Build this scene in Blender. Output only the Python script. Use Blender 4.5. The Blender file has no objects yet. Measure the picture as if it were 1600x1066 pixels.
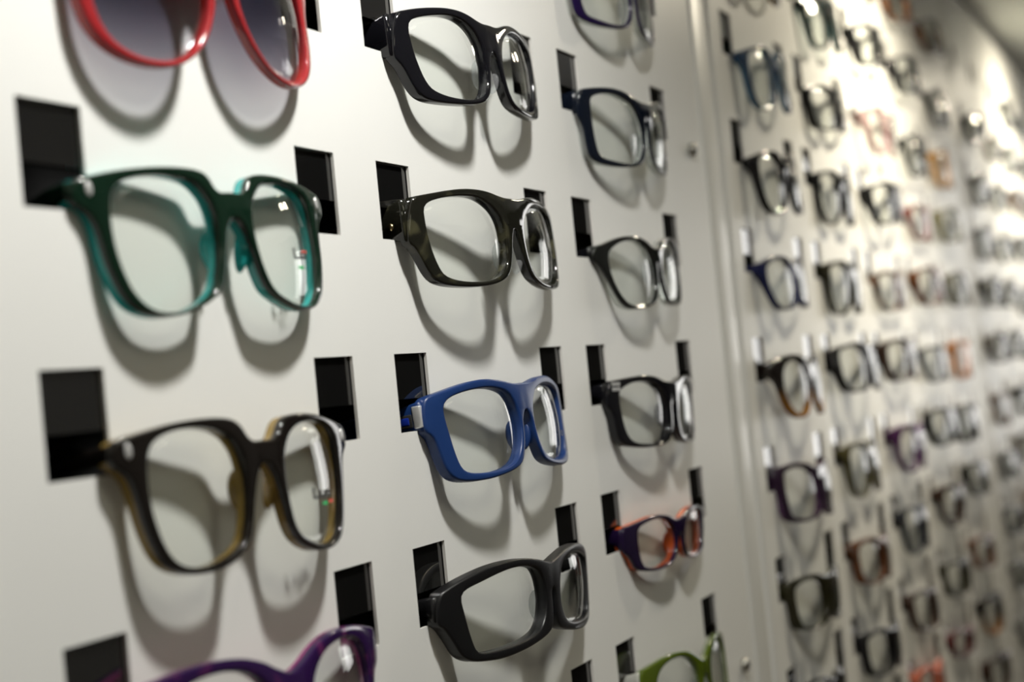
import bpy, bmesh, math, random
from mathutils import Vector, Matrix
from mathutils.geometry import tessellate_polygon

random.seed(7)
scene = bpy.context.scene
C = scene.collection
MM = 0.001
Z0 = 1.6                      # height of the top edge of the reference slot row above the floor

# ------------------------------------------------------------------ camera
cam_d = bpy.data.cameras.new('camera')
cam = bpy.data.objects.new('camera', cam_d)
C.objects.link(cam)
yaw, pitch, roll = 1.1164, 0.0303, -0.0976
F = Vector((math.sin(yaw) * math.cos(pitch), math.cos(yaw) * math.cos(pitch), math.sin(pitch)))
R = Vector((math.cos(yaw), -math.sin(yaw), 0))
U = R.cross(F)
Rr = R * math.cos(roll) + U * math.sin(roll)
Ur = -R * math.sin(roll) + U * math.cos(roll)
m = Matrix((Rr, Ur, -F)).transposed().to_4x4()
m.translation = Vector((-0.2994, -0.29006, Z0 - 0.0926))
cam.matrix_world = m
cam_d.sensor_width = 36
cam_d.lens = 2275.88 / 1600 * 36
cam_d.clip_start = 0.01
cam_d.dof.use_dof = True
cam_d.dof.focus_distance = 0.605
cam_d.dof.aperture_fstop = 6.6
scene.camera = cam

# ------------------------------------------------------------------ world and exposure
w = bpy.data.worlds.new('world')
scene.world = w
w.use_nodes = True
w.node_tree.nodes['Background'].inputs[0].default_value = (0.9, 0.95, 1, 1)
w.node_tree.nodes['Background'].inputs[1].default_value = 0.3
vs = scene.view_settings
vs.view_transform = 'Standard'
vs.look = 'None'
vs.exposure = 0.0
vs.gamma = 1.0
vs.use_curve_mapping = False
SPOT_W = 12.4                  # each canopy spotlight
FILL_E = 3.8                  # emission of the added ceiling fill lights
WINDOW_E = 3.5                # daylight in the shop window

# ------------------------------------------------------------------ materials
def new_mat(name):
    mt = bpy.data.materials.new(name)
    mt.use_nodes = True
    nt = mt.node_tree
    b = nt.nodes['Principled BSDF']
    return mt, nt, b, nt.links.new

def rgba(c):
    return (c[0], c[1], c[2], 1.0)

def noise_bump(nt, b, scale, strength, dist=0.0002, detail=2):
    tc = nt.nodes.new('ShaderNodeTexCoord')
    n = nt.nodes.new('ShaderNodeTexNoise')
    n.inputs['Scale'].default_value = scale
    n.inputs['Detail'].default_value = detail
    bp = nt.nodes.new('ShaderNodeBump')
    bp.inputs['Strength'].default_value = strength
    bp.inputs['Distance'].default_value = dist
    nt.links.new(tc.outputs['Object'], n.inputs['Vector'])
    nt.links.new(n.outputs['Fac'], bp.inputs['Height'])
    nt.links.new(bp.outputs['Normal'], b.inputs['Normal'])
    return n

def plain(name, col, rough=0.5, metal=0.0, bump=None):
    mt, nt, b, lk = new_mat(name)
    b.inputs['Base Color'].default_value = rgba(col)
    b.inputs['Roughness'].default_value = rough
    b.inputs['Metallic'].default_value = metal
    if bump:
        noise_bump(nt, b, *bump)
    return mt

def mottled(name, c1, c2, scale, rough, bump=None):
    mt, nt, b, lk = new_mat(name)
    tc = nt.nodes.new('ShaderNodeTexCoord')
    n = nt.nodes.new('ShaderNodeTexNoise')
    n.inputs['Scale'].default_value = scale
    n.inputs['Detail'].default_value = 3
    mx = nt.nodes.new('ShaderNodeMix')
    mx.data_type = 'RGBA'
    mx.inputs['A'].default_value = rgba(c1)
    mx.inputs['B'].default_value = rgba(c2)
    lk(tc.outputs['Object'], n.inputs['Vector'])
    lk(n.outputs['Fac'], mx.inputs['Factor'])
    lk(mx.outputs['Result'], b.inputs['Base Color'])
    b.inputs['Roughness'].default_value = rough
    if bump:
        noise_bump(nt, b, *bump)
    return mt

def emit(name, col, e):
    mt, nt, b, lk = new_mat(name)
    b.inputs['Base Color'].default_value = (0.8, 0.8, 0.8, 1)
    b.inputs['Emission Color'].default_value = rgba(col)
    b.inputs['Emission Strength'].default_value = e
    return mt

def mixed_clear(nt, lk, fr_ior, tint, gloss_rough=0.02):
    """clear plastic: what is not reflected passes straight through"""
    lw = nt.nodes.new('ShaderNodeLayerWeight')
    lw.inputs['Blend'].default_value = 0.5
    pw = nt.nodes.new('ShaderNodeMath'); pw.operation = 'POWER'; pw.inputs[1].default_value = 4.6
    lk(lw.outputs['Facing'], pw.inputs[0])
    f0 = ((fr_ior - 1) / (fr_ior + 1)) ** 2
    fr = nt.nodes.new('ShaderNodeMath'); fr.operation = 'MULTIPLY_ADD'
    fr.inputs[1].default_value = 1 - f0; fr.inputs[2].default_value = f0
    lk(pw.outputs[0], fr.inputs[0])
    tr = nt.nodes.new('ShaderNodeBsdfTransparent')
    tr.inputs[0].default_value = rgba(tint)
    gl = nt.nodes.new('ShaderNodeBsdfGlossy')
    gl.inputs['Roughness'].default_value = gloss_rough
    mx = nt.nodes.new('ShaderNodeMixShader')
    lk(fr.outputs[0], mx.inputs[0])
    lk(tr.outputs[0], mx.inputs[1])
    lk(gl.outputs[0], mx.inputs[2])
    return mx, tr

def lens_mat(name, tint=(0.97, 0.98, 0.97), dark=None):
    mt, nt, b, lk = new_mat(name)
    nt.nodes.remove(b)
    out = nt.nodes['Material Output']
    mx, tr = mixed_clear(nt, lk, 1.45, tint)
    if dark:
        at = nt.nodes.new('ShaderNodeAttribute')
        at.attribute_name = 'height'
        cr = nt.nodes.new('ShaderNodeValToRGB')
        cr.color_ramp.elements[0].position = 0.0
        cr.color_ramp.elements[0].color = rgba(dark[1])
        cr.color_ramp.elements[1].position = 0.8
        cr.color_ramp.elements[1].color = rgba(dark[0])
        lk(at.outputs['Fac'], cr.inputs[0])
        lk(cr.outputs[0], tr.inputs[0])
    lk(mx.outputs[0], out.inputs[0])
    return mt

_acet = {}
def acetate(key, front, back=None, low=None, tort=None, rough=0.07, split=0.45, clear=0.0, bump=0.0, coat=0.0, spread=0.0):
    """frame plastic: front and back laminate, optional lower colour, tortoise flecks, clear share"""
    if key in _acet:
        return _acet[key]
    mt, nt, b, lk = new_mat('acetate_' + key)
    back = back or front
    at = nt.nodes.new('ShaderNodeAttribute'); at.attribute_name = 'depth'
    cr = nt.nodes.new('ShaderNodeValToRGB')
    cr.color_ramp.elements[0].position = max(0, split - 0.04)
    cr.color_ramp.elements[0].color = rgba(front)
    cr.color_ramp.elements[1].position = split + 0.04
    cr.color_ramp.elements[1].color = rgba(back)
    lk(at.outputs['Fac'], cr.inputs[0])
    col = cr.outputs[0]
    if low:
        ah = nt.nodes.new('ShaderNodeAttribute'); ah.attribute_name = 'height'
        r2 = nt.nodes.new('ShaderNodeValToRGB')
        r2.color_ramp.elements[0].position = 0.12
        r2.color_ramp.elements[0].color = (1, 1, 1, 1)
        r2.color_ramp.elements[1].position = 0.5
        r2.color_ramp.elements[1].color = (0, 0, 0, 1)
        lk(ah.outputs['Fac'], r2.inputs[0])
        mx = nt.nodes.new('ShaderNodeMix'); mx.data_type = 'RGBA'
        lk(r2.outputs[0], mx.inputs['Factor'])
        lk(col, mx.inputs['A'])
        mx.inputs['B'].default_value = rgba(low)
        col = mx.outputs['Result']
    if tort:
        tc = nt.nodes.new('ShaderNodeTexCoord')
        n = nt.nodes.new('ShaderNodeTexNoise')
        n.inputs['Scale'].default_value = 95
        n.inputs['Detail'].default_value = 1.5
        n.inputs['Distortion'].default_value = 0.8
        r3 = nt.nodes.new('ShaderNodeValToRGB')
        r3.color_ramp.elements[0].position = 0.52 + spread * .7
        r3.color_ramp.elements[0].color = (0, 0, 0, 1)
        r3.color_ramp.elements[1].position = 0.64 + spread * 1.6
        r3.color_ramp.elements[1].color = (1, 1, 1, 1)
        lk(tc.outputs['Object'], n.inputs['Vector'])
        lk(n.outputs['Fac'], r3.inputs[0])
        mx = nt.nodes.new('ShaderNodeMix'); mx.data_type = 'RGBA'
        lk(r3.outputs[0], mx.inputs['Factor'])
        lk(col, mx.inputs['A'])
        mx.inputs['B'].default_value = rgba(tort)
        col = mx.outputs['Result']
    lk(col, b.inputs['Base Color'])
    b.inputs['Roughness'].default_value = rough
    b.inputs['Coat Weight'].default_value = coat
    if bump:
        noise_bump(nt, b, 900, bump, 0.0003)
    if clear:
        out = nt.nodes['Material Output']
        mxc, tr = mixed_clear(nt, lk, 1.45, (0.9, 0.92, 0.9))
        ms = nt.nodes.new('ShaderNodeMixShader')
        if clear == 'back':          # dark front layer over a clear back layer
            r4 = nt.nodes.new('ShaderNodeValToRGB')
            r4.color_ramp.elements[0].position = split - 0.03
            r4.color_ramp.elements[0].color = (0, 0, 0, 1)
            r4.color_ramp.elements[1].position = split + 0.03
            r4.color_ramp.elements[1].color = (0.8, 0.8, 0.8, 1)
            lk(at.outputs['Fac'], r4.inputs[0])
            lk(r4.outputs[0], ms.inputs[0])
        else:
            ms.inputs[0].default_value = clear
        lk(b.outputs[0], ms.inputs[1])
        lk(mxc.outputs[0], ms.inputs[2])
        lk(ms.outputs[0], out.inputs[0])
    _acet[key] = mt
    return mt

M = {
    'panel': mottled('white_powder_coat', (0.80, 0.80, 0.775), (0.83, 0.83, 0.805), 9, 0.36, (1500, 0.10, 0.0003)),

    'edge': plain('panel_cut_edge', (0.72, 0.70, 0.66), 0.6),
    'gloss_black': plain('glossy_black_backing', (0.006, 0.006, 0.006), 0.03),
    'cavity': plain('dark_cavity', (0.012, 0.012, 0.012), 0.8),
    'post': plain('satin_post', (0.74, 0.74, 0.71), 0.35, 0.0, (700, 0.1, 0.0003)),
    'steel': plain('screw_steel', (0.45, 0.44, 0.40), 0.25, 1.0),
    'silver': plain('silver_metal', (0.8, 0.8, 0.8), 0.22, 1.0),
    'bright_silver': plain('bright_silver', (0.78, 0.78, 0.77), 0.3, 0.5),
    'brass': plain('brass_pin', (0.75, 0.62, 0.35), 0.2, 1.0),
    'wall': mottled('painted_wall', (0.42, 0.41, 0.39), (0.47, 0.46, 0.44), 3, 0.7, (200, 0.1)),
    'ceiling': mottled('ceiling_paint', (0.6, 0.6, 0.58), (0.64, 0.64, 0.62), 4, 0.8),
    'canopy': mottled('canopy_paint', (0.86, 0.90, 0.83), (0.88, 0.92, 0.86), 6, 0.45),
    'dark_wall': mottled('dark_painted_wall', (0.07, 0.068, 0.065), (0.09, 0.088, 0.085), 3, 0.7, (200, 0.1)),
    'floor': mottled('floor_vinyl', (0.20, 0.16, 0.13), (0.26, 0.21, 0.17), 5, 0.45),
    'window_frame': plain('window_frame_paint', (0.5, 0.5, 0.5), 0.4),
    'daylight': emit('window_daylight', (1.0, 0.985, 0.95), WINDOW_E),
    'fill_glow': emit('fill_light_glow', (1.0, 0.96, 0.76), FILL_E),  # glow of the added fill panels on the ceiling
    'bulb': emit('spot_bulb', (1.0, 0.97, 0.9), 60),
    'housing': plain('lamp_housing', (0.55, 0.55, 0.54), 0.35, 0.6),
    'lens': lens_mat('clear_lens'),
    'sun_lens': lens_mat('smoke_gradient_lens', dark=((0.27, 0.27, 0.33), (0.88, 0.88, 0.90))),
    'pad': None,
    'ink_black': plain('print_black', (0.02, 0.02, 0.02), 0.5),
    'ink_green': plain('print_green', (0.0, 0.45, 0.12), 0.5),
    'ink_red': plain('print_red', (0.8, 0.08, 0.05), 0.5),
}
def clear_plastic():
    mt, nt, b, lk = new_mat('clear_plastic')
    nt.nodes.remove(b)
    mx, tr = mixed_clear(nt, lk, 1.5, (0.9, 0.92, 0.92), 0.05)
    df = nt.nodes.new('ShaderNodeBsdfDiffuse'); df.inputs[0].default_value = (0.75, 0.76, 0.78, 1)
    ms = nt.nodes.new('ShaderNodeMixShader'); ms.inputs[0].default_value = 0.16
    lk(mx.outputs[0], ms.inputs[1]); lk(df.outputs[0], ms.inputs[2])
    lk(ms.outputs[0], nt.nodes['Material Output'].inputs[0])
    return mt
M['pad'] = clear_plastic()

M['panel'].node_tree.nodes['Principled BSDF'].inputs['Specular IOR Level'].default_value = 0.22
M['gloss_black'].node_tree.nodes['Principled BSDF'].inputs['IOR'].default_value = 2.3

# ------------------------------------------------------------------ helpers
def link(o, parent=None):
    C.objects.link(o)
    if parent is not None:
        o.parent = parent
    return o

def mesh_obj(name, me, mat, parent=None):
    o = bpy.data.objects.new(name, me)
    link(o, parent)
    if mat is not None:
        if not me.materials:
            me.materials.append(None)
        o.material_slots[0].link = 'OBJECT'
        o.material_slots[0].material = mat
    return o

def bm_mesh(bm, name, smooth=False):
    me = bpy.data.meshes.new(name)
    bmesh.ops.recalc_face_normals(bm, faces=bm.faces)
    bm.to_mesh(me)
    bm.free()
    if smooth:
        for p in me.polygons:
            p.use_smooth = True
    return me

def tag(o, label, cat, group=None):
    o['label'] = label
    o['category'] = cat
    if group:
        o['group'] = group
    return o

def structure(o):
    o['kind'] = 'structure'
    return o

def box(bm, x0, x1, y0, y1, z0, z1, bev=0.0):
    r = bmesh.ops.create_cube(bm, size=1.0)
    vsl = r['verts']
    for v in vsl:
        v.co = Vector((x0 + (v.co.x + .5) * (x1 - x0), y0 + (v.co.y + .5) * (y1 - y0), z0 + (v.co.z + .5) * (z1 - z0)))
    if bev:
        es = list({e for v in vsl for e in v.link_edges})
        bmesh.ops.bevel(bm, geom=es, offset=bev, segments=3, affect='EDGES', profile=0.5)
    return vsl

def box_obj(name, d, mat, parent=None, bev=0.0):
    bm = bmesh.new()
    box(bm, *d, bev=bev)
    return mesh_obj(name, bm_mesh(bm, name), mat, parent)

def lathe(bm, prof, seg, mtx):
    rings = []
    for r, h in prof:
        ring = []
        for i in range(seg):
            a = 2 * math.pi * i / seg
            ring.append(bm.verts.new(mtx @ Vector((r * math.cos(a), r * math.sin(a), h))))
        rings.append(ring)
    for a, b in zip(rings, rings[1:]):
        for i in range(seg):
            j = (i + 1) % seg
            bm.faces.new((a[i], a[j], b[j], b[i]))
    bm.faces.new(rings[0][::-1])
    bm.faces.new(rings[-1])

# ------------------------------------------------------------------ room shell
ROOM = (-3.0, 5.5, -3.6, 0.17, 0.0, 2.7)
x0, x1, y0, y1, z0, z1 = ROOM
structure(box_obj('floor', (x0, x1, y0, y1, -0.05, 0), M['floor']))
structure(box_obj('ceiling', (x0, x1, y0, y1, z1, z1 + .05), M['ceiling']))
structure(box_obj('wall_back', (x0, x1, y1, y1 + .1, 0, z1), M['wall']))
structure(box_obj('wall_front', (x0, x1, y0 - .1, y0, 0, z1), M['wall']))
structure(box_obj('wall_left', (x0 - .1, x0, y0, y1, 0, z1), M['wall']))
# end wall with the shop window opening
WY0, WY1, WZ0, WZ1 = -1.50, -0.30, Z0 - 0.60, Z0 + 0.74
bm = bmesh.new()
box(bm, x1, x1 + .1, y0, WY0, 0, z1)
box(bm, x1, x1 + .1, WY1, y1, 0, z1)
box(bm, x1, x1 + .1, WY0, WY1, 0, WZ0)
box(bm, x1, x1 + .1, WY0, WY1, WZ1, z1)
structure(mesh_obj('wall_right', bm_mesh(bm, 'wall_right'), M['dark_wall']))
bm = bmesh.new()
t = 0.05
box(bm, x1 + .01, x1 + .06, WY0, WY0 + t, WZ0, WZ1)
box(bm, x1 + .01, x1 + .06, WY1 - t, WY1, WZ0, WZ1)
box(bm, x1 + .01, x1 + .06, WY0 + t, WY1 - t, WZ0, WZ0 + t)
box(bm, x1 + .01, x1 + .06, WY0 + t, WY1 - t, WZ1 - t, WZ1)
win = structure(mesh_obj('window_1', bm_mesh(bm, 'window_1'), M['window_frame']))
box_obj('pane', (x1 + .03, x1 + .04, WY0 + t, WY1 - t, WZ0 + t, WZ1 - t), M['daylight'], win)

# ------------------------------------------------------------------ display panels
S = 76.0 * MM                 # row pitch
SW, SH = 25.5 * MM, 30.9 * MM # slot size
PAIR = 133.5 * MM             # left slot edge to right slot edge of one pair
PER = 189.1 * MM              # column pitch
PITCH = 5 * PER + 100 * MM    # panel pitch
ROWS = range(-3, 10)
TOP, BOT = Z0 + 0.382, Z0 - 0.80
def col_x(panel, c):          # left edge of the left slot; panel 0 is the nearest
    return -2 * PER + panel * PITCH + c * PER
def slot_top(r):
    return Z0 - (r - 1) * S

def make_panel(p, label, px0, px1):
    root = bpy.data.objects.new('slotted_display_board', None)
    root.location = (px0, 0, BOT)
    link(root)
    tag(root, label, 'panel', 'slotted display boards')
    rad = 7 * MM
    th = 1.3 * MM
    xs = [px0 + rad]
    hole_x = set()
    for c in range(5):
        for off in (0, PAIR):
            a = col_x(p, c) + off
            hole_x.add(len(xs))
            xs += [a, a + SW]
    xs.append(px1 - rad)
    zs = [BOT]
    hole_z = set()
    for r in sorted(ROWS, reverse=True):
        hole_z.add(len(zs))
        zs += [slot_top(r) - SH, slot_top(r)]
    zs.append(TOP)
    # index of the interval that starts at point i
    hx = {i for i in hole_x}
    hz = {i for i in hole_z}
    bm = bmesh.new()
    ox, oz = px0, BOT
    fv = [[bm.verts.new((x - ox, 0, z - oz)) for z in zs] for x in xs]
    bv = [[bm.verts.new((x - ox, th, z - oz)) for z in zs] for x in xs]
    for i in range(len(xs) - 1):
        for j in range(len(zs) - 1):
            if i in hx and j in hz:
                for a, b in (((i, j), (i + 1, j)), ((i + 1, j), (i + 1, j + 1)), ((i + 1, j + 1), (i, j + 1)), ((i, j + 1), (i, j))):
                    f = bm.faces.new((fv[a[0]][a[1]], fv[b[0]][b[1]], bv[b[0]][b[1]], bv[a[0]][a[1]]))
                    f.material_index = 1
                continue
            bm.faces.new((fv[i][j], fv[i + 1][j], fv[i + 1][j + 1], fv[i][j + 1]))
            bm.faces.new((bv[i][j + 1], bv[i + 1][j + 1], bv[i + 1][j], bv[i][j]))
    # top and bottom rims of the sheet
    for i in range(len(xs) - 1):
        bm.faces.new((fv[i][0], bv[i][0], bv[i + 1][0], fv[i + 1][0]))
        bm.faces.new((fv[i][-1], fv[i + 1][-1], bv[i + 1][-1], bv[i][-1]))
    # rolled side edges
    for side, xi in ((-1, 0), (1, len(xs) - 1)):
        prev = [fv[xi][0], fv[xi][-1]]
        cx = xs[xi] - ox
        n = 7
        for k in range(1, n + 1):
            a = math.pi / 2 * k / n
            cur = [bm.verts.new((cx + side * rad * math.sin(a), rad - rad * math.cos(a), z - oz)) for z in (zs[0], zs[-1])]
            f = bm.faces.new((prev[0], cur[0], cur[1], prev[1]))
            f.smooth = True
            prev = cur
        cur = [bm.verts.new((cx + side * rad, 9 * MM, z - oz)) for z in (zs[0], zs[-1])]
        bm.faces.new((prev[0], cur[0], cur[1], prev[1]))
    me = bm_mesh(bm, 'face_sheet')
    me.materials.append(M['panel'])
    me.materials.append(M['edge'])
    o = bpy.data.objects.new('face_sheet', me)
    link(o, root)
    # glossy black backing strips, one behind each slot row, open below for the temples
    strip = None
    for r in ROWS:
        if strip is None:
            bm = bmesh.new()
            box(bm, 0.012, px1 - px0 - 0.012, 0, 0.003, 0, SH - 13 * MM + 12 * MM)
            strip = bm_mesh(bm, 'backing_strip')
        s = mesh_obj('backing_strip', strip, M['gloss_black'], root)
        s.location = (0, th + 0.4 * MM, slot_top(r) - SH + 13 * MM - oz)
    # cavity back
    # fixing screws along the right edge
    bm = bmesh.new()
    mt = Matrix.Rotation(math.pi / 2, 4, 'X')
    lathe(bm, [(4.2 * MM, 0), (4.2 * MM, 2.2 * MM), (3.6 * MM, 3.4 * MM), (2 * MM, 4.1 * MM), (0.9 * MM, 4.2 * MM), (0.8 * MM, 3.4 * MM)], 16, mt)
    sm = bm_mesh(bm, 'screw', True)
    for zz in (0.044, -0.280, -0.6):
        s = mesh_obj('screw', sm, M['steel'], root)
        s.location = (px1 - px0 - 29 * MM, 0, Z0 + zz - oz)
    return root

PX = [(0.640 - PITCH, 0.605), (0.640, 0.605 + PITCH), (0.640 + PITCH, 0.605 + 2 * PITCH)]
PL = ['white slotted panel nearest the camera, holding the large sharp frames',
      'middle white slotted panel, right of the first vertical seam',
      'farthest white slotted panel at the right edge under the canopy']
for p in range(3):
    make_panel(p, PL[p], *PX[p])
for p in range(3):
    a = PX[p][1] + 1.2 * MM
    b = PX[p][1] + 34.2 * MM
    bm = bmesh.new()
    box(bm, a, b, 0.6 * MM, 30 * MM, BOT, TOP, bev=3 * MM)
    structure(mesh_obj('trim_%d' % (p + 1), bm_mesh(bm, 'post', True), M['post']))

structure(box_obj('wall_cavity', (PX[0][0], PX[2][1] + 0.033, 0.15, 0.165, BOT, TOP), M['cavity']))
# canopy above the panels
tag(box_obj('display_canopy', (x0, x1 - 0.9, -0.40, y1, Z0 + 0.406, Z0 + 0.52), M['canopy']), 'pale painted canopy running along the top above the panels', 'canopy')

# spotlights in the canopy, one over each panel
def make_spot(x, label, tint, power, spread, aim):
    root = bpy.data.objects.new('spotlight', None)
    root.location = (x, -0.235, Z0 + 0.406)
    link(root)
    tag(root, label, 'spotlight', 'canopy spotlights')
    bm = bmesh.new()
    lathe(bm, [(6 * MM, 0), (6 * MM, -12 * MM), (26 * MM, -14 * MM), (30 * MM, -40 * MM), (31 * MM, -62 * MM), (29 * MM, -62 * MM), (27 * MM, -45 * MM)], 28, Matrix())
    mesh_obj('housing', bm_mesh(bm, 'housing', True), M['housing'], root)
    ld = bpy.data.lights.new('spot_lamp', 'SPOT')
    ld.energy = SPOT_W * power
    ld.color = tint
    ld.shadow_soft_size = 0.021
    ld.spot_size = math.radians(spread)
    ld.spot_blend = 1.0
    lo = bpy.data.objects.new('spot_lamp', ld)
    link(lo, root)
    lo.location = (0, 0, -0.075)
    d = Vector(aim)
    lo.rotation_euler = d.to_track_quat('-Z', 'Y').to_euler()
    return root
for i, x in enumerate((0.09, 0.09 + PITCH, 0.09 + 2 * PITCH, 0.09 + 3 * PITCH)):
    tint, power = ((1.0, 0.985, 0.94), 1.0) if i == 0 else ((1.0, 0.90, 0.70), 1.2)      # the lamps farther along are warmer
    make_spot(x, ['canopy spotlight above the nearest panel', 'canopy spotlight above the middle panel',
                  'canopy spotlight above the farthest panel', 'last canopy spotlight past the farthest panel'][i], tint, power, *((150, (0, 0.16, -0.36)) if i < 2 else (158, (0, 0.22, -0.30))))

# unseen ceiling panels, added to give the display ambient fill
def fill_light(x, y, label):
    root = bpy.data.objects.new('fill_light', None)
    root.location = (x, y, z1)
    link(root)
    tag(root, label, 'light', 'added ceiling fill lights')
    bm = bmesh.new()
    for d in ((-.32, .32, -.32, -.30), (-.32, .32, .30, .32), (-.32, -.30, -.30, .30), (.30, .32, -.30, .30)):
        box(bm, *d, -0.03, 0)
    mesh_obj('frame', bm_mesh(bm, 'frame'), M['housing'], root)
    box_obj('diffuser', (-.30, .30, -.30, .30, -0.02, -0.004), M['fill_glow'], root)
for x, y, n in ((-1.6, -1.3, 'square added fill light behind the camera'), (0.2, -1.3, 'square added fill light opposite the nearest panel')):
    fill_light(x, y, n)

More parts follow.
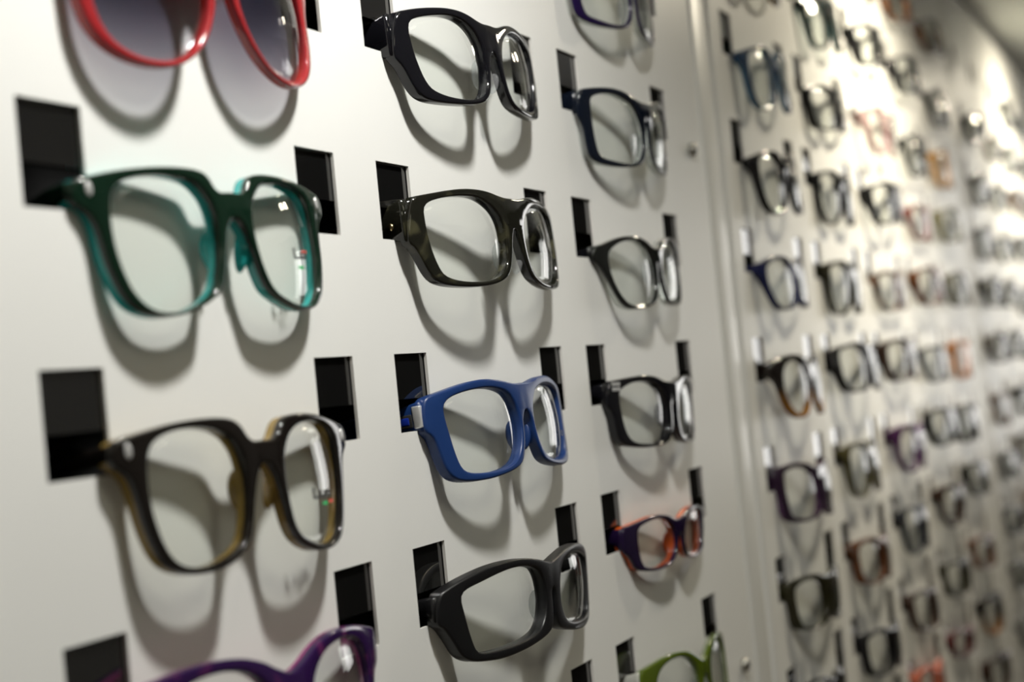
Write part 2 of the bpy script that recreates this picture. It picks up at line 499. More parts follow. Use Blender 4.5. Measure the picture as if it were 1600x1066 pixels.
# ------------------------------------------------------------------ eyeglasses
# traced half outlines in millimetres: u along the wall from the bridge centre, v up; pose = centre offset along the
# wall, distance out, height above the slot sill, yaw, tilt, roll (degrees), face curve
SHAPES = {
'sport': dict(pose=[-0.08,16.36,4.47,0.35,-4.87,0.62,2.98], lens=[[-55.9,4.4],[-53.8,6.6],[-49.5,8.2],[-41.6,9.5],[-29.9,10.2],[-21.5,9.4],[-15.4,7.8],[-12.0,6.1],[-8.3,1.5],[-6.8,-4.9],[-7.2,-10.6],[-10.2,-17.6],[-14.7,-21.8],[-21.6,-24.0],[-30.5,-24.8],[-39.1,-24.7],[-46.1,-23.9],[-49.9,-22.7],[-52.0,-20.2],[-53.3,-16.2],[-54.4,-10.7],[-55.5,-4.2],[-56.2,1.2]], top=[[0,10.7],[-7.2,10.6],[-12.2,11.5],[-20.4,12.9],[-28.9,13.7],[-36.9,13.4],[-45.2,12.3],[-53.5,10.8],[-61.2,9.5],[-65.6,8.1]], bot=[[-67.3,-5.0],[-63.3,-6.7],[-61.9,-11.2],[-60.6,-16.7],[-59.2,-21.2],[-56.8,-24.5],[-52.7,-26.4],[-46.2,-27.3],[-37.6,-27.7],[-27.8,-27.1],[-17.4,-25.7],[-11.3,-23.7],[-8.7,-20.8],[-6.1,-15.3],[-5.0,-10.7],[-4.6,-5.0],[0,0.3]]),
'chunky': dict(pose=[-0.06,17.77,4.75,-0.22,-2.6,-2.53,2.66], lens=[[-56.9,8.9],[-55.9,10.7],[-53.0,12.1],[-47.2,13.5],[-39.8,14.6],[-31.9,15.3],[-24.5,14.7],[-17.9,12.6],[-13.1,9.5],[-9.8,5.4],[-8.4,-0.2],[-8.3,-6.4],[-9.7,-12.3],[-12.6,-16.8],[-16.7,-19.1],[-24.4,-20.3],[-32.8,-20.2],[-40.4,-19.5],[-46.6,-18.0],[-50.3,-16.2],[-52.9,-12.6],[-54.6,-8.2],[-56.1,-2.9],[-56.9,2.5],[-57.3,6.4]], top=[[0,14.7],[-5.3,14.4],[-10.4,15.1],[-16.7,16.9],[-23.6,18.1],[-32.7,18.3],[-42.1,17.6],[-50.7,16.5],[-57.5,15.3],[-63.3,13.9]], bot=[[-67.4,-4.3],[-64.3,-6.6],[-62.0,-9.9],[-60.3,-13.8],[-58.4,-17.2],[-55.8,-20.0],[-51.5,-21.7],[-44.0,-22.4],[-34.2,-22.6],[-25.0,-22.3],[-17.4,-21.3],[-11.9,-19.6],[-8.9,-16.5],[-6.6,-11.0],[-5.0,-4.5],[-3.1,0.4],[0,3.3]]),
'soft': dict(pose=[-0.0,19.64,4.97,0.09,-2.92,-0.3,2.66], lens=[[-61.0,5.5],[-61.0,7.5],[-59.3,9.7],[-55.5,11.2],[-49.2,12.5],[-40.4,13.4],[-30.9,13.6],[-24.4,12.5],[-17.7,9.9],[-12.7,6.5],[-9.9,2.0],[-9.2,-4.3],[-10.0,-10.5],[-12.0,-15.8],[-16.1,-19.4],[-22.3,-21.5],[-31.3,-22.5],[-40.7,-22.4],[-47.8,-21.6],[-53.0,-20.2],[-55.9,-18.2],[-57.8,-14.5],[-59.4,-9.6],[-60.4,-4.7],[-61.0,0.7]], top=[[0,14.2],[-5.2,14.0],[-11.4,14.7],[-18.0,15.9],[-25.9,16.6],[-35.8,16.6],[-45.7,15.6],[-56.2,14.1],[-63.3,13.1],[-66.5,12.3]], bot=[[-71.1,-5.9],[-68.7,-6.9],[-66.7,-9.4],[-65.0,-12.8],[-63.2,-16.7],[-61.3,-19.7],[-58.6,-22.0],[-53.7,-23.5],[-45.6,-24.4],[-35.0,-24.6],[-24.8,-24.0],[-15.8,-22.0],[-10.5,-19.4],[-7.5,-14.6],[-5.3,-9.4],[-3.2,-3.0],[0,2.2]]),
'wrap': dict(pose=[0.07,21.15,4.9,0.23,0.88,2.09,2.94], lens=[[-62.1,1.1],[-61.4,3.1],[-58.6,4.5],[-50.7,6.3],[-41.2,8.3],[-32.7,9.4],[-24.3,9.4],[-17.2,8.3],[-12.4,6.9],[-9.0,2.6],[-7.4,-3.2],[-7.3,-8.8],[-9.0,-14.1],[-13.2,-18.4],[-21.0,-20.5],[-30.7,-21.6],[-41.1,-22.1],[-48.9,-22.1],[-54.3,-21.5],[-56.3,-20.1],[-58.2,-15.1],[-59.8,-9.6],[-61.0,-4.3],[-61.9,-1.0]], top=[[0,8.0],[-6.7,9.7],[-14.6,11.3],[-22.9,12.5],[-32.3,12.7],[-42.5,12.2],[-51.7,10.7],[-61.6,8.3],[-68.9,5.6],[-72.7,3.8]], bot=[[-74.4,-7.6],[-71.3,-9.1],[-69.1,-12.3],[-66.8,-15.7],[-64.6,-19.7],[-62.2,-22.4],[-57.7,-24.5],[-50.7,-25.4],[-41.5,-26.0],[-30.2,-25.2],[-19.3,-23.8],[-9.0,-21.9],[-3.7,-19.9],[-1.8,-16.3],[-1.3,-9.6],[-1.9,-5.0],[0,-0.8]]),
'square': dict(pose=[-0.44,12.05,3.69,-0.57,-3.86,-1.87,2.17], lens=[[-50.2,2.4],[-48.7,5.4],[-44.8,7.4],[-37.8,8.8],[-30.7,9.4],[-23.3,8.9],[-17.2,7.7],[-13.0,4.6],[-10.1,0.6],[-8.9,-5.2],[-9.5,-12.8],[-11.3,-19.8],[-14.0,-25.6],[-17.6,-28.4],[-22.2,-30.5],[-29.6,-32.7],[-36.8,-32.8],[-42.0,-31.4],[-46.0,-28.1],[-48.8,-23.1],[-50.7,-16.5],[-51.5,-9.5],[-51.2,-3.0]], top=[[0,4.8],[-6.1,4.2],[-8.3,6.0],[-10.1,9.4],[-13.1,11.0],[-19.5,11.8],[-30.1,11.8],[-40.8,11.0],[-48.7,10.0],[-55.1,8.9],[-62.3,7.6]], bot=[[-63.6,0.5],[-58.8,-1.7],[-56.5,-5.0],[-55.5,-9.3],[-54.8,-15.3],[-53.0,-21.8],[-50.4,-27.9],[-46.6,-31.4],[-41.1,-33.5],[-34.2,-34.1],[-26.6,-33.1],[-19.0,-30.6],[-12.3,-27.4],[-9.6,-21.6],[-6.9,-12.8],[-4.9,-6.9],[0,-2.4]]),
'deep': dict(pose=[-0.24,15.21,4.74,-0.51,-3.05,1.78,2.54], lens=[[-48.1,-2.2],[-46.4,1.8],[-41.9,4.2],[-34.8,5.5],[-26.7,5.5],[-19.6,4.2],[-14.7,1.5],[-11.4,-2.8],[-9.9,-7.7],[-9.8,-14.2],[-10.9,-22.8],[-12.8,-29.0],[-16.5,-32.3],[-22.9,-34.7],[-30.2,-36.0],[-36.7,-35.6],[-41.5,-33.7],[-44.6,-29.7],[-46.8,-23.9],[-48.3,-17.2],[-48.8,-9.6]], top=[[0,0.2],[-5.1,-0.1],[-7.8,1.4],[-10.1,5.0],[-13.0,7.1],[-19.0,8.1],[-29.0,8.1],[-38.4,7.3],[-47.7,5.6],[-54.1,4.4],[-59.2,3.0]], bot=[[-59.7,-3.6],[-56.4,-5.4],[-53.7,-8.2],[-52.4,-13.8],[-51.0,-20.4],[-49.0,-27.1],[-46.7,-32.0],[-43.0,-35.5],[-37.0,-37.6],[-29.1,-38.0],[-21.8,-36.9],[-14.4,-33.6],[-10.8,-29.2],[-8.9,-23.0],[-6.5,-14.5],[-4.2,-9.2],[0,-5.9]]),
'browline': dict(pose=[-0.06,16.21,5.17,0.69,1.76,-1.55,3.09], lens=[[-56.6,1.2],[-56.1,3.3],[-53.2,4.8],[-46.6,6.4],[-37.7,6.8],[-29.0,5.8],[-20.6,3.8],[-15.1,0.5],[-10.7,-4.2],[-6.4,-10.5],[-5.6,-17.2],[-7.5,-22.9],[-12.6,-27.7],[-20.5,-29.8],[-31.4,-30.1],[-42.5,-28.9],[-50.0,-27.8],[-53.0,-25.8],[-54.7,-21.1],[-56.1,-12.6],[-56.7,-4.7]], top=[[0,5.0],[-8.9,4.9],[-16.5,6.7],[-25.3,8.9],[-35.4,9.9],[-46.2,9.6],[-55.9,8.6],[-64.1,7.3]], bot=[[-66.9,-6.2],[-63.7,-9.3],[-62.1,-13.9],[-61.4,-20.3],[-59.9,-26.6],[-56.5,-29.6],[-49.6,-31.3],[-39.4,-32.3],[-26.5,-32.0],[-15.8,-30.9],[-8.6,-28.0],[-5.3,-22.7],[-2.8,-14.7],[-2.0,-7.9],[0,-2.5]]),
'oval': dict(pose=[2.83,13.38,4.61,0.06,-1.17,-2.13,2.58], lens=[[-53.7,-0.9],[-50.7,1.8],[-43.6,4.7],[-34.3,6.2],[-24.4,6.1],[-16.1,4.1],[-10.0,0.2],[-6.7,-5.3],[-4.8,-11.3],[-5.8,-17.8],[-8.8,-24.2],[-13.3,-28.0],[-22.0,-29.7],[-32.2,-29.4],[-39.4,-28.3],[-44.0,-25.7],[-48.0,-21.6],[-52.0,-14.7],[-54.0,-8.0]], top=[[0,1.2],[-6.7,2.2],[-13.2,5.6],[-21.8,7.8],[-31.8,8.4],[-41.1,8.0],[-49.7,6.3],[-57.8,4.4],[-64.3,3.7]], bot=[[-67.4,-3.6],[-62.6,-5.3],[-59.0,-8.7],[-55.6,-13.6],[-52.2,-19.0],[-48.6,-24.4],[-44.6,-28.5],[-38.2,-30.8],[-27.7,-31.1],[-16.4,-30.1],[-8.7,-27.7],[-5.0,-22.3],[-2.0,-15.4],[-1.9,-9.3],[0,-5.3]]),
'boxy': dict(pose=[-0.11,15.43,5.18,0.4,0.6,2.16,2.72], lens=[[-56.9,-3.1],[-56.0,-1.0],[-51.7,0.9],[-45.4,2.7],[-37.0,3.3],[-27.9,2.9],[-20.1,0.8],[-13.9,-2.7],[-10.1,-7.7],[-8.2,-14.1],[-8.3,-20.9],[-11.3,-26.2],[-16.5,-28.9],[-24.2,-30.2],[-34.7,-30.1],[-43.9,-29.2],[-49.2,-27.5],[-52.6,-24.3],[-54.9,-19.0],[-56.2,-12.4],[-57.0,-6.8]], top=[[0,2.5],[-9.2,2.9],[-16.1,4.4],[-23.4,5.9],[-32.1,6.5],[-40.0,6.1],[-48.9,5.3],[-57.1,4.4],[-64.4,3.4]], bot=[[-67.3,-8.7],[-64.2,-10.7],[-62.0,-14.5],[-61.2,-19.6],[-59.8,-25.2],[-56.8,-29.1],[-49.6,-30.7],[-38.5,-31.8],[-25.5,-31.8],[-14.6,-30.9],[-7.9,-28.3],[-4.1,-23.0],[-2.7,-16.6],[-3.4,-10.2],[0,-6.8]]),
'slim': dict(pose=[-0.22,12.05,5.79,-0.67,2.57,1.63,2.21], lens=[[-49.1,0.2],[-47.4,2.7],[-40.9,4.4],[-32.3,5.6],[-22.9,5.3],[-15.9,3.5],[-9.7,-0.3],[-7.2,-4.2],[-6.1,-9.7],[-8.6,-14.9],[-12.5,-18.5],[-19.6,-19.9],[-29.4,-20.5],[-37.3,-19.7],[-43.7,-18.2],[-46.6,-14.8],[-48.4,-9.4],[-49.1,-4.1]], top=[[0,2.8],[-6.9,3.3],[-13.5,5.8],[-22.7,7.2],[-32.1,7.5],[-40.7,6.4],[-50.2,5.1],[-56.1,4.2],[-62.4,3.8]], bot=[[-62.0,-8.7],[-57.3,-11.0],[-54.0,-14.4],[-51.5,-19.0],[-43.1,-20.7],[-33.1,-21.8],[-23.8,-21.6],[-13.2,-19.8],[-7.1,-16.9],[-4.0,-12.3],[-3.3,-7.3],[0,-3.8]]),
'aviator': dict(pose=[0,14.6,5,0,-3,-3.2,2.4], lens=[[-55,-5],[-54.5,4],[-51,9],[-44,11.5],[-33,12],[-22,11],[-14,8],[-9,2],[-7.5,-6],[-8.5,-14],[-11,-20],[-15,-25.5],[-20,-30],[-26,-32.8],[-33,-33.9],[-40,-33.3],[-46,-31.4],[-51,-27.6],[-53.6,-22.5],[-55,-16]], top=[[0,9],[-6,9.5],[-12,12],[-22,14.5],[-33,15.3],[-45,14.8],[-54,13],[-62,11]], bot=[[-64,0],[-60,-6],[-59.5,-12],[-59.2,-18],[-57.8,-23],[-55.3,-27.6],[-51.3,-31.2],[-45.8,-34],[-38,-35.8],[-29.8,-35.7],[-22,-33.2],[-14.7,-28.5],[-9,-21.5],[-5,-13],[-3,-4],[0,1]]),
'round': dict(pose=[0,18,5,0,-3,2.5,2.5], lens=[[-54,-3],[-51,3],[-45,6.5],[-37,8],[-28,7.8],[-20,5.8],[-13.5,1.5],[-10,-5],[-9.5,-12],[-12,-19.5],[-17,-26],[-24,-29.8],[-32,-31],[-40,-29.8],[-47,-25.5],[-52,-19],[-54.5,-11]], top=[[0,2],[-7,4.5],[-14,8.2],[-22,10.6],[-31,11.6],[-42,11.4],[-52,10],[-60,8.5],[-66,7.5]], bot=[[-67,-4],[-61,-7],[-58.5,-13],[-56,-20],[-50,-28],[-42,-32.8],[-32,-34.2],[-22,-32.6],[-13.5,-27],[-8.5,-19],[-5.5,-9],[0,-3.5]]),
}


# the same round frame with a thinner rim
def _grow(lens, f):
    cu = sum(p[0] for p in lens) / len(lens); cv = sum(p[1] for p in lens) / len(lens)
    return [[cu + (p[0] - cu) * f, cv + (p[1] - cv) * f] for p in lens]
SHAPES['round_thin'] = dict(SHAPES['round'], lens=_grow(SHAPES['round']['lens'], 1.055))

def chaikin(pts, n, keep=()):
    for _ in range(n):
        out = []
        for i in range(len(pts)):
            a, b = pts[i], pts[(i + 1) % len(pts)]
            out.append((a[0] * .75 + b[0] * .25, a[1] * .75 + b[1] * .25))
            out.append((a[0] * .25 + b[0] * .75, a[1] * .25 + b[1] * .75))
        pts = out
    return pts

def resample(pts, step):
    out = []
    n = len(pts)
    ds = [math.dist(pts[i], pts[(i + 1) % n]) for i in range(n)]
    tot = sum(ds)
    k = max(12, int(tot / step))
    i, acc = 0, 0.0
    for j in range(k):
        t = tot * j / k
        while acc + ds[i] < t:
            acc += ds[i]
            i += 1
        f = (t - acc) / max(ds[i], 1e-9)
        a, b = pts[i], pts[(i + 1) % n]
        out.append((a[0] + (b[0] - a[0]) * f, a[1] + (b[1] - a[1]) * f))
    return out

def offset(pts, d):
    """move a loop towards its inside by d (mm), whatever its winding"""
    n = len(pts)
    area = sum(pts[i][0] * pts[(i + 1) % n][1] - pts[(i + 1) % n][0] * pts[i][1] for i in range(n))
    s = 1 if area > 0 else -1
    out = []
    for i in range(n):
        a, b = pts[i - 1], pts[(i + 1) % n]
        tx, ty = b[0] - a[0], b[1] - a[1]
        l = math.hypot(tx, ty) or 1
        out.append((pts[i][0] - s * ty / l * d, pts[i][1] + s * tx / l * d))
    return out

def half_outer(sh):
    return [tuple(p) for p in sh['top']] + [tuple(p) for p in sh['bot']]

def build_front(key, thick, bev=0.9):
    sh = SHAPES[key]
    k = sh['pose'][6] * 1e-3
    half = half_outer(sh)
    full = half + [(-u, v) for u, v in reversed(half[1:-1])]
    outer = resample(chaikin(full, 2), 1.9)
    hl = resample(chaikin([tuple(p) for p in sh['lens']], 2), 2.0)
    hr = [(-u, v) for u, v in hl]
    bm = bmesh.new()
    dl = bm.verts.layers.float.new('depth')
    hlay = bm.verts.layers.float.new('height')
    vmin = min(p[1] for p in outer); vmax = max(p[1] for p in outer)
    def V(p, d):
        v = bm.verts.new((p[0] * MM, (k * p[0] ** 2 + d) * MM, p[1] * MM))
        v[dl] = d / thick
        v[hlay] = (p[1] - vmin) / (vmax - vmin)
        return v
    prof = []
    for i in range(4):
        a = math.pi / 2 * i / 3
        prof.append((bev * (1 - math.sin(a)), bev * (1 - math.cos(a))))   # (inset, depth) front edge to side
    nmid = 4
    layers = prof + [(0, bev + (thick - 2 * bev) * (i + 1) / nmid) for i in range(nmid - 1)] + [(ins, thick - d) for ins, d in reversed(prof)]
    front_edges, back_edges = [], []
    for loop, sgn in ((outer, 1), (hl, -1), (hr, -1)):
        n = len(loop)
        rings = []
        for ins, d in layers:
            lp = offset(loop, sgn * ins) if ins else loop
            rings.append([V(p, d) for p in lp])
        for a, b in zip(rings, rings[1:]):
            for i in range(n):
                j = (i + 1) % n
                bm.faces.new((a[i], a[j], b[j], b[i]))
        for i in range(n):
            front_edges.append(bm.edges.get((rings[0][i], rings[0][(i + 1) % n])))
            back_edges.append(bm.edges.get((rings[-1][i], rings[-1][(i + 1) % n])))
    bmesh.ops.triangle_fill(bm, edges=front_edges, use_beauty=True)
    bmesh.ops.triangle_fill(bm, edges=back_edges, use_beauty=True)
    return bm_mesh(bm, 'front_' + key, True)

def build_lens(key, side, thick):
    sh = SHAPES[key]
    k = sh['pose'][6] * 1e-3
    lp = resample(chaikin([(-side * u if side > 0 else u, v) for u, v in sh['lens']], 2), 3.0)
    lp = offset(lp, -0.35)
    cu = sum(p[0] for p in lp) / len(lp); cv = sum(p[1] for p in lp) / len(lp)
    vmin = min(p[1] for p in lp); vmax = max(p[1] for p in lp)
    bm = bmesh.new()
    hlay = bm.verts.layers.float.new('height')
    def V(u, v, d):
        bulge = 3.8 * (1 - min(1, ((u - cu) / 26) ** 2 + ((v - cv) / 24) ** 2))
        q = bm.verts.new((u * MM, (k * u * u + d - bulge) * MM, v * MM))
        q[hlay] = (v - vmin) / (vmax - vmin)
        return q
    n = len(lp)
    sides = []
    for d in (thick * 0.45 + 0.6, thick * 0.45 + 2.2):
        rings = []
        for s in (1.0, 0.8, 0.6, 0.4, 0.2):
            rings.append([V(cu + (u - cu) * s, cv + (v - cv) * s, d) for u, v in lp])
        c = V(cu, cv, d)
        for a, b in zip(rings, rings[1:]):
            for i in range(n):
                bm.faces.new((a[i], a[(i + 1) % n], b[(i + 1) % n], b[i]))
        for i in range(n):
            bm.faces.new((rings[-1][i], rings[-1][(i + 1) % n], c))
        sides.append(rings[0])
    for i in range(n):
        bm.faces.new((sides[0][i], sides[0][(i + 1) % n], sides[1][(i + 1) % n], sides[1][i]))
    me = bm_mesh(bm, 'lens_' + key, True)
    return me

def build_temple(key, side, thick, w=3.4):
    """from the end piece back through the slot, ending in a dropped ear tip inside the case"""
    sh = SHAPES[key]
    k = sh['pose'][6] * 1e-3
    ut, ub = sh['top'][-1], sh['bot'][0]
    ue = max(abs(ut[0]), abs(ub[0])) - 0.15
    hi, lo = ut[1] - 0.5, ub[1] + 0.5
    ys = k * ue * ue + 1.0
    tall = hi - lo
    lowend = -sh['pose'][2] + 1.2
    # stations: y from hinge, low v, high v, half width, u of the outer face
    st = [(0, lo, hi, w + 1.5), (1.6, lo + .1, hi - .1, w + 1), (4.5, max(lo, lowend - .6), hi - tall * .05, w), (9, max(lo, lowend), hi - tall * .12, w), (16, lowend, lowend + max(7, min(tall * .8, 12)), w * .9),
          (40, lowend, lowend + min(tall * .7, 9), w * .8), (80, lowend, lowend + 8, w * .8),
          (95, lowend - 2, lowend + 5.5, w * .8), (110, lowend - 9, lowend - 2, w * .75), (118, lowend - 14, lowend - 8, w * .7)]
    bm = bmesh.new()
    dl = bm.verts.layers.float.new('depth')
    hlay = bm.verts.layers.float.new('height')
    rings = []
    for y, a, b, ww in st:
        ring = []
        c = min(0.9, (b - a) * .2)
        for du, v in ((0, a + c), (0, b - c), (c, b), (ww - c, b), (ww, b - c), (ww, a + c), (ww - c, a), (c, a)):
            q = bm.verts.new((side * (ue - du) * MM, (ys + y) * MM, v * MM))
            q[dl] = 0.0 if du < 1.4 else 1.0
            q[hlay] = 0.8
            ring.append(q)
        rings.append(ring)
    for a, b in zip(rings, rings[1:]):
        for i in range(8):
            bm.faces.new((a[i], a[(i + 1) % 8], b[(i + 1) % 8], b[i]))
    bm.faces.new(rings[0]); bm.faces.new(rings[-1])
    return bm_mesh(bm, 'temple_' + key, True), (ue, ys, lo, hi)

def build_pad(key, side, thick):
    sh = SHAPES[key]
    k = sh['pose'][6] * 1e-3
    us = [p for p in sh['lens']]
    vmid = min(p[1] for p in us) * 0.45
    inner = max((p for p in us), key=lambda p: p[0] - abs(p[1] - vmid) * .15)
    bm = bmesh.new()
    bmesh.ops.create_uvsphere(bm, u_segments=12, v_segments=8, radius=1.0)
    for v in bm.verts:
        x, y, z = v.co
        v.co = Vector(((x * 1.7 - 0.6 * (1 - z * z)) * MM, y * 3.4 * MM, (z * 7.0 - 0.8) * MM))
    rz = Matrix.Rotation(math.radians(18), 4, 'Z')
    ry = Matrix.Rotation(math.radians(-10), 4, 'Y')
    bmesh.ops.transform(bm, matrix=rz @ ry, verts=bm.verts)
    for v in bm.verts:
        v.co += Vector(((inner[0] + 2.0) * MM, (k * inner[0] ** 2 + thick + 0.2) * MM, (inner[1]) * MM))
        if side > 0:
            v.co.x = -v.co.x
    return bm_mesh(bm, 'nose_pad_' + key, True)

_cache = {}
def parts(key, thick):
    kk = (key, thick)
    if kk not in _cache:
        tl = build_temple(key, -1, thick)
        _cache[kk] = dict(front=build_front(key, thick), lens=[build_lens(key, s, thick) for s in (-1, 1)],
                          temple=[tl[0], build_temple(key, 1, thick)[0]], pad=[build_pad(key, s, thick) for s in (-1, 1)], hinge=tl[1])
    return _cache[kk]

def make_glasses(name, key, mat, panel, col, row, label, group, thick=4.6, tmat=None, lens='lens', pads=None, pose=None, jitter=0.0, cat='glasses'):
    sh = SHAPES[key]
    po = list(pose or sh['pose'])
    if jitter:
        po[0] += random.uniform(-1.5, 1.5); po[3] += random.uniform(-1.5, 1.5); po[5] = max(-5, min(5, -2.2 + 1.4 * row)) + random.uniform(-1, 1); po[4] = random.uniform(-4, 1)
    xc = col_x(panel, col) + (PAIR + SW) / 2
    root = bpy.data.objects.new(name, None)
    root.empty_display_size = 0.02
    a, t, r = (math.radians(q) for q in po[3:6])
    rot = Matrix.Rotation(a, 4, 'Z') @ Matrix.Rotation(t, 4, 'X') @ Matrix.Rotation(r, 4, 'Y')
    root.matrix_world = Matrix.Translation(Vector((xc + po[0] * MM, -po[1] * MM, slot_top(row) - SH + po[2] * MM))) @ rot
    link(root)
    tag(root, label, cat, group)
    p = parts(key, thick)
    mesh_obj('front', p['front'], mat, root)
    out = {'root': root, 'lens': [], 'thick': thick}
    for i in (0, 1):
        out['lens'].append(mesh_obj('lens', p['lens'][i], M[lens], root))
        mesh_obj('temple', p['temple'][i], tmat or mat, root)
        if pads:
            mesh_obj('nose_pad', p['pad'][i], pads if pads is not True else mat, root)
    out['hinge'] = p['hinge']
    return out

def front_y(key, u):
    return SHAPES[key]['pose'][6] * 1e-3 * u * u

def stud(root, key, u, v, ru, rv, mat, name='rivet', h=0.35, square=False):
    bm = bmesh.new()
    if square:
        box(bm, -ru * MM, ru * MM, -h * MM, 0.4 * MM, -rv * MM, rv * MM)
    else:
        lathe(bm, [(1, 0.4), (1, -h * .5), (.8, -h), (.35, -h * 1.15)], 14, Matrix.Diagonal((ru * MM, rv * MM, MM, 1)))
        bmesh.ops.rotate(bm, verts=bm.verts, cent=(0, 0, 0), matrix=Matrix.Rotation(math.pi / 2, 3, 'X'))
        for q in bm.verts:
            q.co.y = -q.co.y
    o = mesh_obj(name, bm_mesh(bm, name, not square), mat, root)
    o.location = (u * MM, front_y(key, u) * MM, v * MM)
    o.rotation_euler = (0, 0, math.atan(2 * SHAPES[key]['pose'][6] * 1e-3 * u))
    return o

# --- frame plastics of the near panel
A = acetate
BLACK = A('gloss_black', (0.006, 0.006, 0.008), rough=0.06)
MATT = A('matt_black', (0.006, 0.006, 0.007), rough=0.36, bump=0.15)
BLUE = A('matt_blue', (0.009, 0.034, 0.135), rough=0.36, bump=0.1)
TORT = A('grey_tortoise', (0.010, 0.010, 0.007), tort=(0.070, 0.066, 0.036), rough=0.05, clear=0.04, spread=0.07)
GREEN = A('green_turquoise', (0.005, 0.018, 0.010), back=(0.02, 0.36, 0.35), split=0.42, rough=0.1)
DARKY = A('brown_amber', (0.010, 0.008, 0.007), back=(0.25, 0.165, 0.04), split=0.42, rough=0.1)
RED = A('red', (0.36, 0.024, 0.028), back=(0.40, 0.025, 0.018), rough=0.08, clear=0.1)
PURP = A('purple_pink', (0.026, 0.008, 0.058), back=(0.34, 0.06, 0.20), split=0.6, tort=(0.11, 0.02, 0.09), spread=0.08, rough=0.1)
NAVY = A('navy_clear', (0.005, 0.008, 0.016), back=(0.6, 0.62, 0.62), split=0.3, clear='back', rough=0.05)
BCLR = A('black_clear', (0.010, 0.011, 0.010), back=(0.5, 0.5, 0.5), split=0.4, clear='back', rough=0.05)
VIOC = A('violet_clear', (0.014, 0.006, 0.045), back=(0.65, 0.65, 0.62), split=0.28, clear='back', rough=0.05)
ORPU = A('purple_orange', (0.012, 0.005, 0.028), back=(0.62, 0.10, 0.01), split=0.36, rough=0.08)
LIME = A('lime_clear', (0.075, 0.11, 0.008), back=(0.45, 0.52, 0.30), split=0.5, clear='back', rough=0.06)
CLEARW = A('clear_white', (0.66, 0.66, 0.60), clear=0.35, rough=0.1)
NEAR = 'frames on the nearest panel'

g = make_glasses('sunglasses', 'aviator', RED, 0, 2, 0, 'red sunglasses with smoke gradient lenses at the top left', NEAR, 4.2, lens='sun_lens', cat='sunglasses')
g = make_glasses('eyeglasses', 'square', GREEN, 0, 2, 1, 'dark green square glasses with turquoise back layer', NEAR, 6.2, pads=A('turquoise', (0.02, 0.36, 0.35)))
green = g
for s in (-1, 1):
    stud(g['root'], 'square', s * 57.5, 4.6, 1.1, 2.2, M['bright_silver'])
g = make_glasses('eyeglasses', 'deep', DARKY, 0, 2, 2, 'black and amber square glasses below the dark green pair', NEAR, 6.2, pads=A('amber', (0.25, 0.165, 0.04)))
amber = g
for s in (-1, 1):
    stud(g['root'], 'deep', s * 54.5, 0.2, 1.1, 2.3, M['bright_silver'])
g = make_glasses('eyeglasses', 'round', PURP, 0, 2, 3, 'purple round glasses with pink flecks cut by the bottom edge', NEAR, 5.0, pads=A('pink_pad', (0.34, 0.06, 0.20)))
g = make_glasses('eyeglasses', 'chunky', BLACK, 0, 3, 0, 'glossy black thick glasses above the grey tortoiseshell pair', NEAR, 5.4, pads=M['pad'])
g = make_glasses('eyeglasses', 'soft', TORT, 0, 3, 1, 'grey tortoiseshell glasses between the glossy black and the blue pair', NEAR, 5.0, pads=M['pad'])
tortg = g
g = make_glasses('eyeglasses', 'sport', BLUE, 0, 3, 2, 'matt blue sport glasses with silver hinge plates', NEAR, 5.4, pads=True)
blue = g
g = make_glasses('eyeglasses', 'wrap', MATT, 0, 3, 3, 'matt black wraparound glasses below the blue pair', NEAR, 6.0, pads=M['pad'])
VPOSE = [0, 16, 5, 0.6, 1.5, -2.2, 2.9]
g = make_glasses('eyeglasses', 'browline', VIOC, 0, 4, -1, 'clear and violet rimmed glasses cut by the top edge', NEAR, 5.4, tmat=CLEARW, pads=M['pad'], pose=VPOSE)
g = make_glasses('eyeglasses', 'browline', NAVY, 0, 4, 0, 'navy rectangular glasses with clear flecked sides beside the seam screw', NEAR, 5.6, tmat=A('navy_plain', (0.006, 0.009, 0.017)), pads=M['pad'])
g = make_glasses('eyeglasses', 'oval', BCLR, 0, 4, 1, 'black and clear oval glasses below the navy pair', NEAR, 6.0, tmat=BLACK, pads=M['pad'])
g = make_glasses('eyeglasses', 'boxy', BLACK, 0, 4, 2, 'black glasses with six tiny silver squares on the corner', NEAR, 5.4, pads=True)
for s in (-1, 1):
    for i in range(3):
        for j in range(2):
            stud(g['root'], 'boxy', s * (57.6 + i * 2.1), 2.2 - j * 2.6, 0.85, 0.95, M['bright_silver'], 'metal_square', 0.3, True)
g = make_glasses('eyeglasses', 'slim', ORPU, 0, 4, 3, 'purple and orange slim rectangular glasses', NEAR, 5.6, pads=A('orange_pad', (0.62, 0.10, 0.01)))
g = make_glasses('eyeglasses', 'round_thin', LIME, 0, 4, 4, 'lime green and clear round glasses at the bottom of the near panel', NEAR, 4.6, tmat=CLEARW, pads=M['pad'])

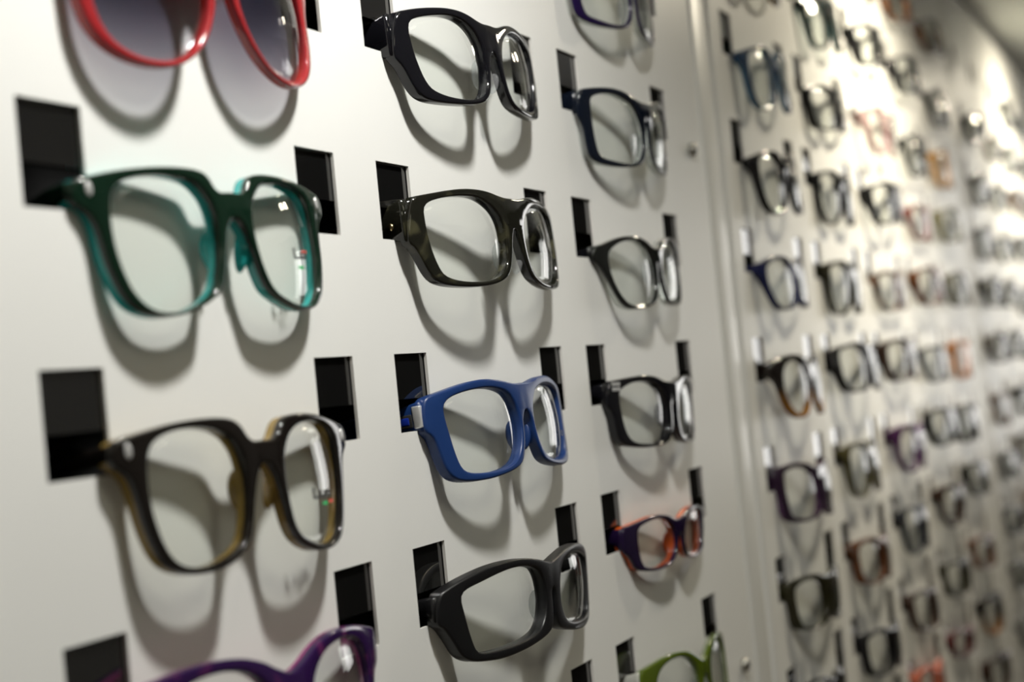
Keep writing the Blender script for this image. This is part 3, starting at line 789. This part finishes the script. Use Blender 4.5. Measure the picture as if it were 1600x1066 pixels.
# hinge plates of the blue pair, hinge pins of the tortoiseshell pair
ue, ys, lo, hi = blue['hinge']
for s in (-1, 1):
    bm = bmesh.new()
    box(bm, s * (ue + .35) * MM, s * (ue - 2.2) * MM, (ys - 0.3) * MM, (ys + 3.6) * MM, (lo + 1.6) * MM, (hi - 1.6) * MM, bev=0.5 * MM)
    mesh_obj('hinge_plate', bm_mesh(bm, 'hinge_plate', True), M['bright_silver'], blue['root'])
    bm = bmesh.new()
    box(bm, s * (ue + .25) * MM, s * (ue - 2.0) * MM, (ys + 3.9) * MM, (ys + 13) * MM, (lo + 2.2) * MM, (lo + 7.6) * MM, bev=0.5 * MM)
    mesh_obj('hinge_recess', bm_mesh(bm, 'hinge_recess', True), M['cavity'], blue['root'])
    bm = bmesh.new()
    box(bm, s * (ue + .45) * MM, s * (ue - 1.0) * MM, (ys + 5.2) * MM, (ys + 9.6) * MM, (lo + 3.2) * MM, (lo + 6.6) * MM, bev=0.6 * MM)
    mesh_obj('hinge_inlay', bm_mesh(bm, 'hinge_inlay', True), A('blue_gloss', (0.01, 0.03, 0.30), rough=0.1), blue['root'])
ue, ys, lo, hi = tortg['hinge']
for s in (-1, 1):
    bm = bmesh.new()
    lathe(bm, [(1.6 * MM, 0), (1.6 * MM, .5 * MM), (1.1 * MM, .9 * MM), (.4 * MM, 1.0 * MM)], 12, Matrix.Rotation(s * math.pi / 2, 4, 'Y'))
    o = mesh_obj('hinge_pin', bm_mesh(bm, 'hinge_pin', True), M['brass'], tortg['root'])
    o.location = (s * (ue - .2) * MM, (ys + 6.5) * MM, (lo + 7) * MM)

# lens print on the demo lenses
def lens_print(gl, key, items):
    ln = gl['lens'][1]
    for txt, u, v, size, mat in items:
        lp = [(-a, b) for a, b in SHAPES[key]['lens']]
        cu_ = sum(p[0] for p in lp) / len(lp); cv_ = sum(p[1] for p in lp) / len(lp)
        bulge_y = front_y(key, u) + gl['thick'] * 0.45 + 0.6 - 0.15 - 3.8 * (1 - min(1, ((u - cu_) / 26) ** 2 + ((v - cv_) / 24) ** 2))
        if txt == '-':
            bm = bmesh.new()
            box(bm, 0, size * 1.6 * MM, 0, 0.05 * MM, 0, size * .45 * MM)
            o = mesh_obj('lens_print', bm_mesh(bm, 'lens_print'), mat, ln)
        else:
            cu = bpy.data.curves.new('lens_print', 'FONT')
            cu.body = txt
            cu.size = 1.0
            cu.offset = 0.035
            tmp = bpy.data.objects.new('tmp', cu)
            C.objects.link(tmp)
            dg = bpy.context.evaluated_depsgraph_get()
            me = bpy.data.meshes.new_from_object(tmp.evaluated_get(dg))
            bpy.data.objects.remove(tmp)
            for q in me.vertices:
                q.co = Vector((q.co.x * size * 1.9 * MM, 0, q.co.y * size * MM))
            me.materials.clear()
            o = mesh_obj('lens_print', me, mat, ln)
        o.location = (u * MM, bulge_y * MM, v * MM)
        o.rotation_euler = (0, 0, math.atan(2 * SHAPES[key]['pose'][6] * 1e-3 * u))
lens_print(green, 'square', [('Lu', 30, -16.5, 5.0, M['ink_black']), ('-', 37, -14.5, 2.2, M['ink_red']), ('-', 33.5, -20, 2.4, M['ink_green'])])
lens_print(amber, 'deep', [('Lus', 24, -20.5, 5.2, M['ink_black']), ('-', 36, -22.5, 2.2, M['ink_red']), ('-', 31, -23, 2.4, M['ink_green'])])
lens_print(blue, 'sport', [('O', 44, -14.5, 3.6, M['ink_black'])])

# --- frames on the middle panel: column, row, shape, plastic, look
DK = dict(rough=0.07)
P2 = {
    'black': BLACK,
    'blue': A('sky_blue', (0.012, 0.055, 0.16), back=(0.12, 0.25, 0.38), clear=0.25, split=0.4, **DK),
    'navy blue': A('navy_gloss', (0.008, 0.012, 0.07), **DK),
    'black and amber': A('black_to_amber', (0.010, 0.007, 0.006), low=(0.34, 0.14, 0.015), **DK),
    'dark purple': A('dark_purple', (0.026, 0.010, 0.030), back=(0.09, 0.035, 0.10), **DK),
    'olive black': A('olive_black', (0.022, 0.020, 0.008), **DK),
    'olive': A('olive', (0.075, 0.065, 0.022), tort=(0.02, 0.017, 0.008), **DK),
    'brown and gold': A('brown_gold', (0.06, 0.025, 0.01), back=(0.4, 0.25, 0.07), **DK),
    'black and teal': A('black_teal', (0.012, 0.012, 0.010), back=(0.14, 0.30, 0.32), **DK),
    'brown': A('brown', (0.13, 0.045, 0.015), tort=(0.03, 0.012, 0.006), **DK),
    'tortoiseshell': A('tortoise', (0.045, 0.017, 0.007), tort=(0.22, 0.085, 0.018), **DK),
    'pink': A('pink', (0.66, 0.42, 0.42), clear=0.4, **DK),
    'purple': A('purple', (0.065, 0.018, 0.08), back=(0.15, 0.05, 0.18), **DK),
    'slate grey': A('slate', (0.030, 0.034, 0.045), **DK),
    'dark brown': A('dark_brown', (0.035, 0.016, 0.010), **DK),
    'salmon': A('salmon', (0.72, 0.20, 0.12), clear=0.25, **DK),
    'red brown': A('red_brown', (0.16, 0.025, 0.012), **DK),
    'amber yellow': A('amber_yellow', (0.62, 0.30, 0.02), clear=0.2, **DK),
    'pale olive': A('pale_olive', (0.24, 0.22, 0.12), clear=0.3, **DK),
    'orange': A('orange', (0.62, 0.22, 0.03), clear=0.15, **DK),
    'dark grey': A('dark_grey', (0.030, 0.032, 0.030), **DK),
    'dark red': A('dark_red', (0.10, 0.015, 0.018), **DK),
}
ORD = ['first', 'second', 'third', 'fourth', 'fifth']
NTH = ['first', 'second', 'third', 'fourth', 'fifth', 'sixth', 'seventh', 'eighth', 'ninth', 'tenth', 'eleventh', 'twelfth', 'thirteenth']
MID = [
    # column nearest the first seam
    [(-2, 'oval', 'brown and gold'), (-1, 'deep', 'blue'), (0, 'deep', 'black'), (1, 'oval', 'navy blue'), (2, 'round', 'black and amber'),
     (3, 'navybox', 'dark purple'), (4, 'boxy', 'olive black'), (5, 'slim', 'black')],
    [(-2, 'deep', 'black and teal'), (-1, 'boxy', 'black'), (0, 'square', 'black'), (1, 'square', 'olive black'), (2, 'soft', 'black'),
     (3, 'square', 'olive'), (4, 'boxy', 'brown'), (5, 'boxy', 'black')],
    [(-3, 'oval', 'dark brown'), (-2, 'chunky', 'black'), (-1, 'round', 'pink'), (0, 'soft', 'black'), (1, 'oval', 'tortoiseshell'), (2, 'chunky', 'dark brown'),
     (3, 'round', 'purple'), (4, 'square', 'slate grey'), (5, 'boxy', 'dark brown'), (6, 'square', 'salmon')],
    [(-3, 'chunky', 'tortoiseshell'), (-2, 'soft', 'black'), (-1, 'deep', 'dark grey'), (0, 'oval', 'red brown'), (1, 'soft', 'brown'), (2, 'oval', 'slate grey'),
     (3, 'chunky', 'black'), (4, 'round', 'dark brown'), (5, 'boxy', 'olive black'), (6, 'slim', 'dark red')],
    [(-3, 'soft', 'tortoiseshell'), (-2, 'deep', 'black'), (-1, 'square', 'amber yellow'), (0, 'soft', 'pale olive'), (1, 'soft', 'olive'), (2, 'square', 'orange'),
     (3, 'square', 'black'), (4, 'chunky', 'dark grey'), (5, 'boxy', 'brown'), (6, 'round', 'black and amber'), (7, 'soft', 'dark brown')],
]
SHAPEWORD = {'oval': 'oval', 'square': 'square', 'chunky': 'thick', 'round': 'round', 'browline': 'rectangular', 'boxy': 'rectangular', 'slim': 'slim', 'deep': 'deep', 'soft': 'rounded', 'wrap': 'curved'}
for c, lst in enumerate(MID):
    above = None
    for i, (r, shp, colr) in enumerate(lst):
        shp = 'browline' if shp == 'navybox' else shp
        lab = '%s %s glasses, middle panel, %s column' % (colr, SHAPEWORD[shp], ORD[c])
        lab += ', top of it' if above is None else ', below the %s pair' % above
        make_glasses('eyeglasses', shp, P2[colr], 1, c, r, lab, 'frames on the middle panel', 5.0, jitter=1)
        above = colr
# --- frames on the farthest panel
FARC = ['black', 'dark grey', 'black', 'tortoiseshell', 'black', 'olive black', 'dark grey', 'dark brown', 'black', 'slate grey', 'dark grey', 'black', 'brown']
FARS = ['soft', 'chunky', 'oval', 'boxy', 'square', 'soft', 'deep', 'round', 'chunky', 'oval', 'boxy', 'soft', 'square']
for c in range(4):
    rows = range(-2 if c < 2 else -3, [8, 7, 6, 4][c])
    for i, r in enumerate(rows):
        q = (i * 5 + c * 3) % 13
        colr, shp = FARC[q], FARS[(q + i) % 13]
        make_glasses('eyeglasses', shp, P2[colr], 2, c, r, '%s %s glasses, farthest panel, %s column, %s from the top' % (colr, SHAPEWORD[shp], ORD[c], NTH[i]),
                     'frames on the farthest panel', 5.0, jitter=1)
